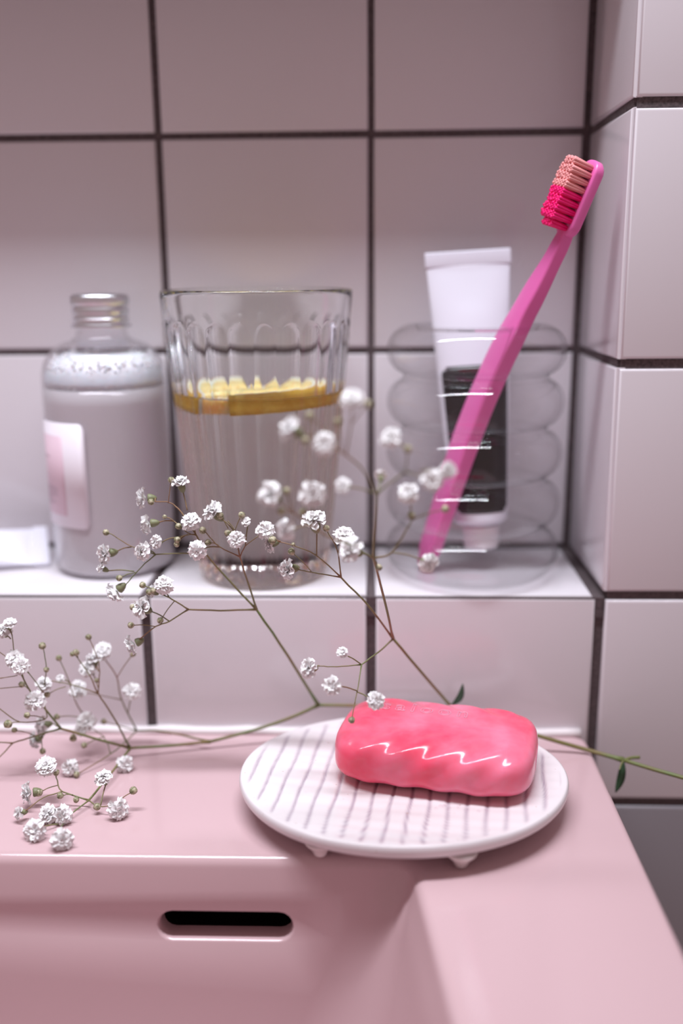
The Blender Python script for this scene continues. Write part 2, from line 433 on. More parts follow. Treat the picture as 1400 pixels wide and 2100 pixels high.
def orange_slice(label, a0, a1, tilt, zc, nseg):
    R0, h = 3.36, 0.86
    base = Vector((GC[0], GC[1], zc))
    t = root('orange_slice', base, label, 'orange slice', 'orange slices in the glass')
    M = Matrix.Rotation(math.radians(tilt[0]), 3, 'X') @ Matrix.Rotation(math.radians(tilt[1]), 3, 'Y')
    def ring(r0, r1, z0, z1, aa, bb, n, bulge=0.0):
        loops = []
        for i in range(n+1):
            a = math.radians(aa+(bb-aa)*i/n)
            L = [(r0, z0), (r1-bulge, z0), (r1, z0+(z1-z0)*.3), (r1, z0+(z1-z0)*.7), (r1-bulge, z1), (r0, z1)]
            loops.append([base+M@Vector((r*math.cos(a), r*math.sin(a), z)) for r, z in L])
        return loft(loops, True, (True, True))
    obj('peel', *ring(R0-0.13, R0, -h/2, h/2, a0, a1, 40, 0.05), m_peel, t)
    obj('pith', *ring(R0-0.42, R0-0.13, -h/2, h/2, a0, a1, 40), m_pith, t)
    obj('core', *ring(0.02, 0.30, -h/2+.02, h/2-.02, a0, a1, 16), m_pith, t)
    d = (a1-a0)/nseg
    for k in range(nseg):
        obj('segment', *ring(0.36, R0-0.44, -h/2+0.02, h/2-0.02, a0+d*k+(1.6 if k else 0.0), a0+d*(k+1)-(1.6 if k < nseg-1 else 0.0), 8, 0.12), m_flesh, t)
orange_slice('larger orange slice in the glass, long peel facing front right', -104, 62, (-1.2, -3.5), 8.32, 5)
orange_slice('smaller orange slice at the left side of the glass, sunk a little lower', 112, 226, (2.0, 5.0), 8.18, 4)

# ------------------------------------------------------------------ bubble-ring glass holder
HC = (14.70, 3.66, 0.01)
def holder():
    c = HC
    t = root('bubble_glass_cup', c, 'clear glass cup of five stacked rings holding a toothbrush, on the ledge by the corner', 'cup')
    pitch, Ro, Rj = 2.29, 4.0, 2.98
    k = pitch/2
    out = [(0, 0.10), (2.3, 0.06), (2.75, 0.0)]
    def bulge(zc, a0, a1, n, r0, off):       # ellipse-like ring section
        P = []
        for i in range(n+1):
            a = math.radians(a0+(a1-a0)*i/n)
            P.append((r0+(Ro-r0-off)*math.cos(a), zc+(k-off*0.6)*math.sin(a)))
        return P
    for i in range(5):
        zc = k+0.02+i*pitch
        a0 = -78 if i else -82
        out += bulge(zc, a0, 74 if i < 4 else 100, 16, Rj-0.12, 0)
    top = [(2.74, 11.42), (2.66, 11.32), (2.66, 11.2)]
    inn = []
    for i in reversed(range(5)):
        zc = k+0.02+i*pitch
        inn += bulge(zc, 92 if i == 4 else 66, -66 if i else -72, 14, Rj-0.12, 0.13)
    inn += [(2.4, 0.24), (0, 0.26)]
    obj('body', *lathe(out+top+inn, c, 96), m_thin, t)
holder()

# ------------------------------------------------------------------ squeeze tubes
def squeeze_tube(name, label, B, T, side, wide, r0, cap_len, black, cap=True):
    """B: centre of the round shoulder, T: centre of the crimped end."""
    B, T = Vector(B), Vector(T); ax = (T-B).normalized(); L = (T-B).length
    sd = (Vector(side)-ax*Vector(side).dot(ax)).normalized(); nf = sd.cross(ax).normalized()   # nf: facing side
    t = root(name, B, label, 'tube')
    m_tb = mat('tube_plastic', (0.84, 0.84, 0.93), 0.26)
    def sec(s, n=40):
        u = s/L
        crimp = 0.62
        if s > L-crimp: hw, ht = wide/2, 0.075
        else:
            v = s/(L-crimp-0.02)
            hw = r0+(wide/2-r0)*v**0.9; ht = max(0.075, r0*(1-v**1.6)**0.8)
        return hw, ht
    def pt(s, a, off=0.0):
        hw, ht = sec(s)
        ca, sa = math.cos(a), math.sin(a)
        e = 1.0 if s < L-0.64 else 0.25
        if sa > 0 and s < L-0.64: off -= 0.30*ht*sa*math.exp(-((s-(L-1.75))/0.75)**2)*max(0, 1-(ca/0.62)**2)   # dent under the seal
        return B+ax*s+sd*((hw+off)*math.copysign(abs(ca)**e, ca))+nf*((ht+off)*math.copysign(abs(sa)**e, sa))
    loops = []; n = 40
    ss = [0, 0.02]+[L*(i/24) for i in range(1, 21)]+[L-1.0, L-0.8, L-0.70, L-0.645]
    for s in ss: loops.append([pt(s, 2*PI*j/n) for j in range(n)])
    sh = [[B-ax*0.35+(p-B)*0.45 for p in loops[0]], [B-ax*0.22+(p-B)*0.85 for p in loops[0]], [B-ax*0.08+(p-B)*0.97 for p in loops[0]]]
    obj('body', *loft(sh+loops, True, (True, True)), m_tb, t)
    # crimped seal: a flat bar, slightly proud
    hw = wide/2+0.03
    pr = [(-hw, -0.09), (hw, -0.09), (hw+0.02, 0), (hw, 0.09), (-hw, 0.09), (-hw-0.02, 0)]
    cl = [[B+ax*s+sd*(x*f)+nf*(y*f2) for x, y in pr] for s, f, f2 in ((L-0.66, 0.99, 0.8), (L-0.62, 1, 1), (L-0.05, 1, 1), (L, 0.985, 0.5))]
    obj('crimped_end', *loft(cl, True, (True, True)), m_tb, t, True, 30)
    if cap:
        m_cap = mat('tube_cap', (0.82, 0.76, 0.80), 0.3)
        cl = [[B-ax*(0.36+d)+(sd*math.cos(2*PI*j/28)+nf*math.sin(2*PI*j/28))*(r*(1+0.015*(j % 2))) for j in range(28)] for d, r in ((0, 0.86), (cap_len-.1, 0.80), (cap_len, 0.70))]
        obj('cap', *loft(cl, True, (True, True)), m_cap, t, True, 40)
    if black:
        m_blk = mat('black_label', (0.014, 0.011, 0.013), 0.22)
        s0, s1, amax = black; V, F = [], []; na, ns = 16, 28
        lo = []
        for k in range(ns+1):
            s = s0+(s1-s0)*k/ns; d = min(s-s0, s1-s); cr = 0.42
            e = 0 if d > cr else cr-math.sqrt(max(0, cr*cr-(cr-d)**2))
            am = amax-e/1.6
            lo.append((s, am))
        for off in (0.014, 0.002):
            for s, am in lo:
                for i in range(na+1): V.append(pt(s, PI/2+am-2*am*i/na, off))
        q = na+1; N1 = q*(ns+1)
        for k in range(ns):
            for i in range(na):
                a = k*q+i; F += [(a, a+1, a+q+1, a+q), (N1+a, N1+a+q, N1+a+q+1, N1+a+1)]
            F += [(k*q, k*q+q, N1+k*q+q, N1+k*q), (k*q+na, N1+k*q+na, N1+k*q+q+na, k*q+q+na)]
        for i in range(na): F += [(i, N1+i, N1+i+1, i+1), (ns*q+i, ns*q+i+1, N1+ns*q+i+1, N1+ns*q+i)]
        o = obj('label_panel', V, F, m_blk, t); o['label'] = 'black rounded rectangle printed on the white tube'
    return t
squeeze_tube('toothpaste_tube', 'white toothpaste tube with black panel standing upside down in the ringed cup',
             at_y(984, 1062, 4.3), at_y(958, 514, 5.75), (1, 0.05, 0.04), 3.86, 1.27, 1.05, (0.35, 7.15, 1.12))
squeeze_tube('lotion_tube', 'plain white tube lying on the ledge, cut off by the left picture edge',
             (-12.5, 2.6, 1.10), (-5.9, 5.2, 0.75), (0.15, 1, 0.45), 2.6, 1.0, 1.2, None)

# ------------------------------------------------------------------ toothbrush
def toothbrush():
    m_h = mat('pink_plastic', (0.82, 0.16, 0.47), 0.32, Subsurface_Weight=0.12)
    bsdf(m_h).inputs['Subsurface Radius'].default_value = (0.004, 0.002, 0.003)
    K = [(869, 1160, 3.55), (902, 1062, 3.4), (942, 940, 3.1), (980, 838, 2.7), (1022, 742, 2.2), (1057, 672, 1.75), (1100, 592, 1.3), (1134, 530, 1.0), (1158, 482, .85), (1166, 455, .8), (1190, 405, .72), (1213, 350, .66)]
    P = [at_y(*k) for k in K]
    t = root('toothbrush', P[0], 'bright pink toothbrush with two-tone bristles leaning in the ringed glass cup', 'toothbrush')
    ah = (P[-1]-P[-3]).normalized()
    def cv(x, y, z): return (RT*x+UP*y-FW*z)
    b0 = cv(-.80, .36, .48)
    # handle: rounded box section swept along the path
    pts = catmull(P[:10], 6); n = len(pts); loops = []
    def ctrl(u, tab):
        for (a, x), (b, y) in zip(tab, tab[1:]):
            if u <= b:
                f = (u-a)/(b-a); f = f*f*(3-2*f); return x+(y-x)*f
        return tab[-1][1]
    for i, p in enumerate(pts):
        u = i/(n-1)
        tg = (pts[min(i+1, n-1)]-pts[max(i-1, 0)]).normalized()
        b = (b0-tg*b0.dot(tg)).normalized(); wv = tg.cross(b)
        W = ctrl(u, [(0, 0.72), (0.05, 1.2), (0.25, 1.48), (0.50, 1.46), (0.62, 1.12), (0.8, 0.74), (0.93, 0.56), (1, 0.62)])/2
        Tk = ctrl(u, [(0, 0.4), (0.05, 0.66), (0.3, 0.76), (0.55, 0.72), (0.8, 0.56), (1, 0.46)])/2
        sec = rrect(-W, W, -Tk, Tk, min(W, Tk)*0.42, 3)
        loops.append([p+wv*x+b*y for x, y in sec])
    obj('handle', *loft(loops, True, (True, True)), m_h, t)
    # head: a stadium-shaped plate
    hb = at_y(1160, 474, .85); he = at_y(1216, 343, .66)
    a = (he-hb).normalized(); b = (b0-a*b0.dot(a)).normalized(); wv = a.cross(b); Lh = (he-hb).length+0.5
    cc = (hb+he)/2
    def plate(sc, d):
        return [cc+a*(x*1)+wv*y+b*d for x, y in rrect(-Lh/2*sc, Lh/2*sc, -0.60*sc, 0.60*sc, 0.50*sc, 8)]
    H = [plate(0.86, -0.26), plate(0.95, -0.23), plate(1.0, -0.14), plate(1.0, 0.12), plate(0.96, 0.18), plate(0.86, 0.20)]
    obj('head', *loft(H, True, (True, True)), m_h, t)
    m1 = mat('peach_bristles', (0.90, 0.36, 0.36), 0.45); m2 = mat('hot_pink_bristles', (0.95, 0.002, 0.19), 0.45)
    rnd = random.Random(5)
    rows = 9
    for i in range(rows):
        x = -Lh/2+0.34+(Lh-0.68)*i/(rows-1)
        cols = (-0.36, -0.12, 0.12, 0.36) if 0 < i < rows-1 else (-0.2, 0.04, 0.26)
        for y in cols:
            base = cc+a*x+wv*y+b*0.19
            h = 0.98+rnd.uniform(-0.015, 0.015)
            if i == 0: h -= 0.14
            parts = []
            for q in range(7):                                 # a few thick filaments per tuft
                an = 2*PI*q/6; r = 0.07 if q < 6 else 0
                o0 = a*(r*math.cos(an))+wv*(r*math.sin(an))
                hh = h+rnd.uniform(-0.03, 0.03)
                tip = base+o0*1.6+b*hh
                parts.append(tube([base+o0, base+o0*1.35+b*hh*.6, tip-b*.02, tip], [0.045, 0.06, 0.066, 0.05], 6))
            o = obj('tuft', *merge(parts), m1 if i >= 5 else m2, t)
            if i in (2, 7) and y == -0.12: pass
toothbrush()

# ------------------------------------------------------------------ striped soap dish
ZP = -5.22
SD = Vector((11.22, -5.98, ZS))
def dish():
    t = root('soap_dish', SD, 'white oval ceramic soap dish with mauve stripes and small feet, on the pink basin', 'soap dish')
    A, B = 6.38, 5.10
    m_c = mat('cream_glaze', (0.80, 0.72, 0.72), 0.16, IOR=1.5)
    nt = m_c.node_tree
    tc = nt.nodes.new('ShaderNodeTexCoord')
    at = nt.nodes.new('ShaderNodeAttribute'); at.attribute_name = 'groove'
    sp = nt.nodes.new('ShaderNodeTexNoise'); sp.inputs['Scale'].default_value = 420; sp.inputs['Detail'].default_value = 3
    rp = nt.nodes.new('ShaderNodeValToRGB'); rp.color_ramp.elements[0].position = 0.70; rp.color_ramp.elements[0].color = (0, 0, 0, 1); rp.color_ramp.elements[1].position = 0.77; rp.color_ramp.elements[1].color = (1, 1, 1, 1)
    nz = nt.nodes.new('ShaderNodeTexNoise'); nz.inputs['Scale'].default_value = 160; nz.inputs['Detail'].default_value = 3
    mu = nt.nodes.new('ShaderNodeMath'); mu.operation = 'MULTIPLY_ADD'; mu.inputs[1].default_value = 0.8; mu.inputs[2].default_value = 0.40
    mm = nt.nodes.new('ShaderNodeMath'); mm.operation = 'MULTIPLY'; mm.use_clamp = True
    mx = nt.nodes.new('ShaderNodeMix'); mx.data_type = 'RGBA'; mx.inputs['A'].default_value = (0.77, 0.72, 0.735, 1); mx.inputs['B'].default_value = (0.37, 0.29, 0.36, 1)
    my = nt.nodes.new('ShaderNodeMix'); my.data_type = 'RGBA'; my.inputs['B'].default_value = (0.42, 0.28, 0.20, 1)
    m3 = nt.nodes.new('ShaderNodeMath'); m3.operation = 'MULTIPLY'; m3.inputs[1].default_value = 0.6
    lk = nt.links.new
    lk(tc.outputs['Object'], sp.inputs['Vector']); lk(sp.outputs['Fac'], rp.inputs[0]); lk(tc.outputs['Object'], nz.inputs['Vector'])
    lk(nz.outputs['Fac'], mu.inputs[0]); lk(mu.outputs[0], mm.inputs[0]); lk(at.outputs['Fac'], mm.inputs[1])
    lk(mm.outputs[0], mx.inputs['Factor']); lk(mx.outputs['Result'], my.inputs['A']); lk(rp.outputs[0], m3.inputs[0]); lk(m3.outputs[0], my.inputs['Factor'])
    lk(my.outputs['Result'], bsdf(m_c).inputs['Base Color'])
    ang = math.radians(8); dirx, diry = math.cos(ang), -math.sin(ang)          # across the stripes
    V, F, G = [], [], []
    na, nr = 260, 90
    def wob(a): return 1+0.006*math.sin(3*a+1)+0.004*math.sin(5*a)
    rows = []
    def add(x, y, z, g): V.append(Vector((SD.x+x, SD.y+y, z))); G.append(g); return len(V)-1
    def top(x, y, rho):
        s = x*dirx+y*diry; ph = (s+0.18)/0.70; fr = abs((ph+0.03*math.sin(y*2+round(ph)*1.7)) % 1.0-0.5)*2     # fr = 1 at the middle of a stripe gap
        g = max(0, 1-(1-fr)/0.30)
        g = g*g*(3-2*g)
        v = -x*diry+y*dirx
        edge = min(1, max(0, (1-rho)/0.06))
        k = min(1, max(0, (0.985-rho)/0.05))
        lines = 0.008*math.sin(2*PI*v/0.62)
        z = ZP-0.10*(1-rho**2)*1.2-0.055*g*k+lines*k+0.02*noise.noise(Vector((x*.9, y*.9, 0)))
        return z, g*k*min(1, max(0, (0.965-rho)/0.03))
    ctr = add(0, 0, top(0, 0, 0)[0], 0)
    radii = [i/nr*0.985 for i in range(1, nr+1)]
    for rho in radii:
        row = []
        for j in range(na):
            a = 2*PI*j/na; x = A*rho*math.cos(a)*wob(a); y = B*rho*math.sin(a)*wob(a)
            z, g = top(x, y, rho)
            row.append(add(x, y, z, g))
        rows.append(row)
    for rho, dz in ((0.993, -0.03), (1.0, -0.11), (1.003, -0.22), (0.999, -0.34), (0.985, -0.46), (0.955, -0.58), (0.88, -0.70), (0.7, -0.74), (0.3, -0.76)):
        row = []
        for j in range(na):
            a = 2*PI*j/na
            row.append(add(A*rho*math.cos(a)*wob(a), B*rho*math.sin(a)*wob(a), ZP+dz, 0.12 if 0.99 < rho and dz > -.2 else 0))
        rows.append(row)
    for j in range(na): F.append((ctr, rows[0][j], rows[0][(j+1) % na]))
    for r0, r1 in zip(rows, rows[1:]):
        for j in range(na):
            k = (j+1) % na; F.append((r0[j], r1[j], r1[k], r0[k]))
    F.append(tuple(rows[-1]))
    o = obj('plate', V, F, m_c, t)
    at_ = o.data.attributes.new('groove', 'FLOAT', 'POINT'); at_.data.foreach_set('value', G)
    m_f = mat('cream_foot', (0.80, 0.72, 0.71), 0.18)
    for fx, fy in ((8.20, -9.66), (13.15, -10.22), (9.3, -2.6), (14.3, -3.2)):
        pr = [(0, ZS+0.01), (0.14, ZS+0.02), (0.23, ZS+0.08), (0.28, ZS+0.22), (0.38, ZS+0.38), (0.55, ZS+0.55), (0.62, ZS+0.72), (0, ZS+0.74)]
        obj('foot', *lathe(pr, (fx, fy, 0), 24), m_f, t)
dish()

# ------------------------------------------------------------------ bar of soap
def soap():
    c = Vector((12.58, -5.52, -5.29)); yaw = math.radians(-13.0)
    Lx, Wy, H = 3.86, 2.42, 2.0
    ex, ey = Vector((math.cos(yaw), math.sin(yaw), 0)), Vector((-math.sin(yaw), math.cos(yaw), 0))
    t = root('soap_bar', c, 'wet translucent pink bar of soap with wavy sides, on the striped dish', 'soap')
    m_s = mat('pink_soap', (0.90, 0.13, 0.24), 0.17, IOR=1.45, Subsurface_Weight=0.85, Subsurface_Scale=0.006)
    bsdf(m_s).inputs['Subsurface Radius'].default_value = (1.0, 0.35, 0.4)
    add_mottle(m_s, (0.88, 0.085, 0.165), (0.91, 0.28, 0.41), 38, 0.36, 0.70)
    add_bump(m_s, 90, 0.06, 0.001)
    loops = []; nx, na = 200, 144
    for i in range(1, nx):
        x = -Lx*math.cos(PI*i/nx)
        f = max(0.02, 1-(abs(x)/Lx)**7)**(1/3.2)
        L = []
        for j in range(na):
            q = 2*PI*j/na; cq, sq = math.cos(q), math.sin(q)
            a_, b_, n_ = Wy*f, H/2*(f**0.9), 3.3
            r = (abs(cq/a_)**n_+abs(sq/b_)**n_)**(-1/n_)
            y, z = r*cq, r*sq
            ny_, nz_ = math.copysign((abs(y)/a_)**2.3/a_, y), math.copysign((abs(z)/b_)**2.3/b_, z)
            nl = math.hypot(ny_, nz_); ny_, nz_ = ny_/nl, nz_/nl
            # slanting ridges on the long shoulders, front and back
            env = min(1, max(0, (3.3-abs(x))/0.5))*min(1, max(0, (abs(y)-0.9)/0.5))
            v = 0.75*z+0.66*(y if y < 0 else -y)
            d = 0.048*math.sin(4.42*x-5.6*v+0.4)*env+0.05*math.sin(4.42*x+1.2)*env*(0.7 if z < 0 else 0.25)
            if z > 0: d += 0.03*min(1, max(0, (y+0.35)/0.15))*min(1, max(0, (3.1-abs(x))/0.3))*max(0, nz_)
            d += 0.035*noise.noise(Vector((x*.6, y*.6, z*.6+3)))
            y += ny_*d; z += nz_*d
            L.append(c+Vector((0, 0, H/2+z))+ex*x+ey*y)
        loops.append(L)
    V, F = loft(loops, True, (True, True))
    o = obj('bar', V, F, m_s, t)
    # embossed word on the top face
    cu = bpy.data.curves.new('lettering', 'FONT'); cu.body = 'saloon'; cu.size = 0.0100; cu.fill_mode = 'NONE'; cu.bevel_depth = 0.00017; cu.bevel_resolution = 1; cu.resolution_u = 4; cu.align_x = 'CENTER'; cu.space_character = 1.35
    to = bpy.data.objects.new('lettering', cu); COL.objects.link(to)
    dg = bpy.context.evaluated_depsgraph_get(); me = bpy.data.meshes.new_from_object(to.evaluated_get(dg)); bpy.data.objects.remove(to)
    me.materials.clear(); me.materials.append(mat('soap_lettering', (0.93, 0.38, 0.52), 0.3, Subsurface_Weight=0.3))
    me.polygons.foreach_set('use_smooth', [True]*len(me.polygons))
    me.transform(Matrix.Rotation(yaw, 4, 'Z'))
    lo = link('lettering', me, t); lo.location = (ex*(-0.62)+ey*0.55+Vector((0, 0, H+0.036)))*S; lo['kind'] = 'stuff'
    # suds at the front of the bar
    m_b = thin_glass('suds', 1.33, (0.99, 0.97, 0.98))
    rnd = random.Random(2); bm = bmesh.new()
    for px, py, n in ((905, 1657, 5), (925, 1655, 5), (945, 1660, 3), (985, 1662, 2)):
        for q in range(n):
            p = at_z(px+rnd.uniform(-14, 14), py+rnd.uniform(-6, 6), ZP-0.13); r = rnd.uniform(0.04, 0.085)
            bmesh.ops.create_icosphere(bm, subdivisions=2, radius=r*S, matrix=Matrix.Translation((p+Vector((0, 0, r*.5)))*S))
    me = bpy.data.meshes.new('soap_suds'); bm.to_mesh(me); bm.free(); me.materials.append(m_b)
    me.polygons.foreach_set('use_smooth', [True]*len(me.polygons))
    s = link('soap_suds', me); s['kind'] = 'stuff'; s['label'] = 'tiny soap bubbles on the striped dish in front of the soap'; s['category'] = 'suds'
soap()

# ------------------------------------------------------------------ sprig of baby's breath
m_stem = mat('stem_green', (0.17, 0.19, 0.055), 0.5); add_mottle(m_stem, (0.22, 0.14, 0.05), (0.13, 0.20, 0.06), 60)
m_twig = mat('twig', (0.24, 0.15, 0.075), 0.55); add_mottle(m_twig, (0.27, 0.13, 0.07), (0.16, 0.20, 0.08), 45)
m_petal = mat('petal', (0.95, 0.93, 0.93), 0.5, Subsurface_Weight=0.6)
bsdf(m_petal).inputs['Subsurface Radius'].default_value = (0.002, 0.002, 0.002)
m_heart = mat('flower_heart', (0.62, 0.60, 0.34), 0.6)
m_calyx = mat('calyx', (0.20, 0.21, 0.11), 0.5)
m_bud = mat('bud', (0.36, 0.34, 0.20), 0.5); add_mottle(m_bud, (0.15, 0.15, 0.07), (0.50, 0.45, 0.31), 900, 0.4, 0.6)
m_leaf = mat('leaf', (0.035, 0.085, 0.04), 0.4)

def flower_mesh(seed, layers, R):
    rnd = random.Random(seed); V, F, MI = [], [], []
    for polar, cnt, ln, wd in layers:
        ph = rnd.uniform(0, 6.28)
        for k in range(cnt):
            az = ph+2*PI*k/cnt+rnd.uniform(-.2, .2); po = math.radians(polar+rnd.uniform(-9, 9)); l = R*ln*rnd.uniform(.88, 1.1); w_ = R*wd*rnd.uniform(.8, 1.15)
            d = Vector((math.sin(po)*math.cos(az), math.sin(po)*math.sin(az), math.cos(po)))
            up = Vector((-math.cos(po)*math.cos(az), -math.cos(po)*math.sin(az), math.sin(po)))
            sd = d.cross(up); n0 = len(V)
            for i, (s, ww, cu) in enumerate(((0.10, .18, 0.05), (0.55, 0.75, 0.12), (0.85, 1.0, 0.02), (1.0, 0.80, -0.12))):
                for x in (-1, 0, 1):
                    rf = rnd.uniform(-.08, .08)*(i > 1)
                    notch = -0.10 if (i == 3 and x == 0) else 0
                    V.append(d*(l*(s+notch+rf))+sd*(x*ww*w_/2)+up*(l*(cu+0.13*abs(x)+rf*1.3))-Vector((0, 0, R*.18)))
            for i in range(3):
                for x in range(2):
                    a = n0+i*3+x; F.append((a, a+1, a+4, a+3)); MI.append(0)
    n0 = len(V)                                     # small heart
    for z, r in ((R*.02, R*.12), (R*.12, R*.14), (R*.22, R*.06)):
        for k in range(6): V.append(Vector((r*math.cos(k*PI/3), r*math.sin(k*PI/3), z+rnd.uniform(-.02, .02))))
    for i in range(2):
        for k in range(6): F.append((n0+i*6+k, n0+i*6+(k+1) % 6, n0+i*6+6+(k+1) % 6, n0+i*6+6+k)); MI.append(1)
    F.append(tuple(n0+12+k for k in range(6))); MI.append(1)
    return mesh('flower', V, F, True, [m_petal, m_heart], MI)
OPEN = [flower_mesh(s, [(98, 9, 1.0, .62), (76, 10, 1.0, .60), (56, 9, .95, .52), (36, 8, .86, .44), (16, 5, .74, .36)], 0.335) for s in (1, 2, 3, 4)]
HALF = [flower_mesh(s, [(72, 9, 1.0, .62), (52, 9, 1.05, .56), (33, 8, 1.0, .48), (14, 5, .92, .36)], 0.345) for s in (11, 12, 13)]
SMALL = [flower_mesh(s, [(70, 7, .9, .7), (42, 7, .95, .62), (20, 5, .9, .5)], 0.21) for s in (21, 22)]
def calyx_mesh(R):
    pr = [(0, -0.26), (0.05, -0.25), (0.10, -0.18), (0.14, -0.08), (0.15, 0.02), (0.11, 0.05), (0, 0.02)]
    V, F = lathe([(r*R, z*R) for r, z in pr], (0, 0, 0), 8); return mesh('calyx', V, F, True, [m_calyx])
CAL = calyx_mesh(1.0)
def bud_mesh():
    pr = [(0, -0.12), (0.06, -0.11), (0.115, -0.05), (0.13, 0.02), (0.11, 0.09), (0.06, 0.13), (0, 0.135)]
    V, F = lathe(pr, (0, 0, 0), 10, lambda i, r, z, a: r*(1+0.07*math.cos(5*a))); return mesh('bud', V, F, True, [m_bud])
BUD = bud_mesh()

def sp_(k):
    p = at_y(*k)
    if p.z < ZS+0.10: p = at_z(k[0], k[1], ZS+0.10)
    return p
SPR = at_y(1240, 1549, -2.2)
sprig = root('flower_sprig', SPR, "sprig of white baby's breath flowers lying across the pink basin behind the soap dish", 'flowers')
rf = random.Random(9)
def stem(pts, r0, r1, name='twig', m=None, wig=0.03):
    P = [sp_(k) for k in pts]
    C_ = catmull(P, 4); n = len(C_)
    C_ = [p+Vector((rf.uniform(-1, 1), rf.uniform(-1, 1), rf.uniform(-1, 1)))*(wig*0.3 if 0 < i < n-1 else 0) for i, p in enumerate(C_)]
    for p in C_: p.z = max(p.z, ZS+r0+0.01)
    R = []
    for i, p in enumerate(C_):
        r = r0+(r1-r0)*i/(n-1)
        if i == 0: r *= 1.45                        # swollen node
        R.append(r)
    return obj(name, *tube(C_, R, 7), m or m_twig, sprig)
def place(me, pos, axis, name):
    o = link(name, me, sprig); o.location = (pos-SPR)*S
    q = axis.to_track_quat('Z', 'Y'); o.rotation_mode = 'QUATERNION'
    from mathutils import Quaternion
    o.rotation_quaternion = q @ Quaternion((0, 0, 1), rf.uniform(0, 6.28)); return o
def flower(px, py, y, frm=None, kind='o', sc=1.0, face=0.55):
    """frm: (px, py) of the point that the flower grows from; draws its stalk."""
    sc *= 1.35 if kind == 'h' else 1.15
    r = 0.33*sc if kind != 's' else 0.2*sc
    p = at_y(px, py, y)
    if p.z < ZS+r*0.85: p = at_z(px, py, ZS+r*0.85)
    q = sp_(frm) if frm else p-Vector((0, 0, 1))
    d = (p-q).normalized()
    ax = (d*(1-face)+(CC-p).normalized()*face+Vector((rf.uniform(-.25, .25), 0, rf.uniform(-.2, .25)))).normalized()
    me = rf.choice({'o': OPEN, 'h': HALF, 's': SMALL}[kind])
    o = place(me, p, ax, 'flower'); o.scale = (sc,)*3
    c = link('calyx', CAL, o); k = 0.95 if kind != 's' else .6; c.scale = (k,)*3; c.location = (0, 0, -0.0012 if kind != 's' else -.0008)
    e = p-ax*(0.32*sc if kind != 's' else 0.2*sc)
    if frm:
        mid = (q+e)/2+Vector((0, 0, 0.05))
        C_ = catmull([q, mid, e], 3); obj('stalk', *tube(C_, [0.026]*len(C_), 5), m_twig, sprig)
def bud(px, py, y, frm=None, sc=1.0):
    p = sp_((px, py, y)); p.z = max(p.z, ZS+0.13*sc)
    q = sp_(frm) if frm else p-Vector((0, 0, 1))
    d = (p-q).normalized(); o = place(BUD, p, d, 'bud'); o.scale = (sc,)*3
    if frm:
        C_ = catmull([q, (q+p)/2+Vector((0, 0, .04)), p-d*.1*sc], 3); obj('stalk', *tube(C_, [0.020]*len(C_), 5), m_twig, sprig)

# main stem, right to left
stem([(1475, 1618, -2.6), (1400, 1595, -2.5), (1340, 1578, -2.35), (1278, 1559, -2.2)], 0.085, 0.085, 'stem', m_stem, 0)
stem([(1278, 1559, -2.2), (1200, 1537, -2.0), (1100, 1508, -1.8), (1000, 1475, -1.2), (930, 1455, -0.9)], 0.095, 0.08, 'stem', m_stem, 0)
stem([(930, 1455, -0.9), (840, 1448, -0.8), (740, 1447, -0.8), (653, 1446, -0.9)], 0.075, 0.065, 'stem', m_stem, 0)
stem([(653, 1446, -0.9), (600, 1470, -1.1), (525, 1496, -1.4), (431, 1521, -1.8)], 0.07, 0.065, 'stem', m_stem, 0)
stem([(930, 1455, -0.9), (870, 1386, -1.9), (806, 1310, -2.9)], 0.065, 0.055, 'stem', m_stem)
stem([(653, 1446, -0.9), (590, 1345, -2.2), (526, 1250, -3.5)], 0.065, 0.05, 'stem', m_stem)
def leaf(a, b, y, wd, fold):
    A, B = at_y(*a, y), at_y(*b, y-0.25); d = B-A; l = d.length; d.normalize()
    s = d.cross((CC-A).normalized()).normalized(); n = s.cross(d)
    loops = []
    for i in range(9):
        u = i/8; w_ = wd*max(0.03, math.sin(PI*min(1, u*0.93+0.05))**0.8)
        c = A+d*(l*u)+s*(fold*math.sin(PI*u)*l*0.12)+n*(0.1*u)
        loops.append([c-s*w_+n*w_*.4, c+n*.0+n*.012, c+s*w_+n*w_*.4, c-n*.012])
    obj('leaf', *loft(loops, True, (True, True)), m_leaf, sprig)
leaf((926, 1446), (950, 1400), -1.0, 0.14, 1)
leaf((1277, 1558), (1262, 1624), -2.22, 0.17, -0.5)
stem([(1278, 1559, -2.2), (1273, 1568, -2.22), (1270, 1578, -2.25)], 0.045, 0.03, 'leaf_stalk', None, 0)
stem([(1278, 1559, -2.2), (1295, 1554, -2.1), (1311, 1553, -2.0)], 0.06, 0.075, 'cut_shoot', m_stem, 0)

Ya = -4.4
# --- upper left spray
stem([(526, 1250, -3.5), (450, 1252, -3.9), (386, 1250, -4.2)], 0.04, 0.034)
stem([(386, 1250, -4.2), (358, 1232, Ya), (336, 1220, Ya)], 0.03, 0.026)
stem([(386, 1250, -4.2), (347, 1274, Ya), (319, 1285, Ya), (286, 1311, Ya)], 0.03, 0.024)
flower(336, 1198, Ya, (347, 1226, Ya)); flower(293, 1247, Ya, (347, 1274, Ya), 'h'); flower(274, 1321, Ya, (286, 1311, Ya), 'h', .9, .2)
flower(312, 1211, Ya+.3, (336, 1220, Ya), 'o', .75, .1)
bud(293, 1200, Ya, (336, 1220, Ya)); bud(306, 1214, Ya, (340, 1222, Ya)); bud(273, 1245, Ya, (310, 1250, Ya)); bud(269, 1282, Ya, (319, 1285, Ya)); bud(329, 1272, Ya, (358, 1232, Ya)); bud(316, 1212, Ya-.1, (336, 1220, Ya))
bud(272, 1342, -2.6, (240, 1389, -2.0))
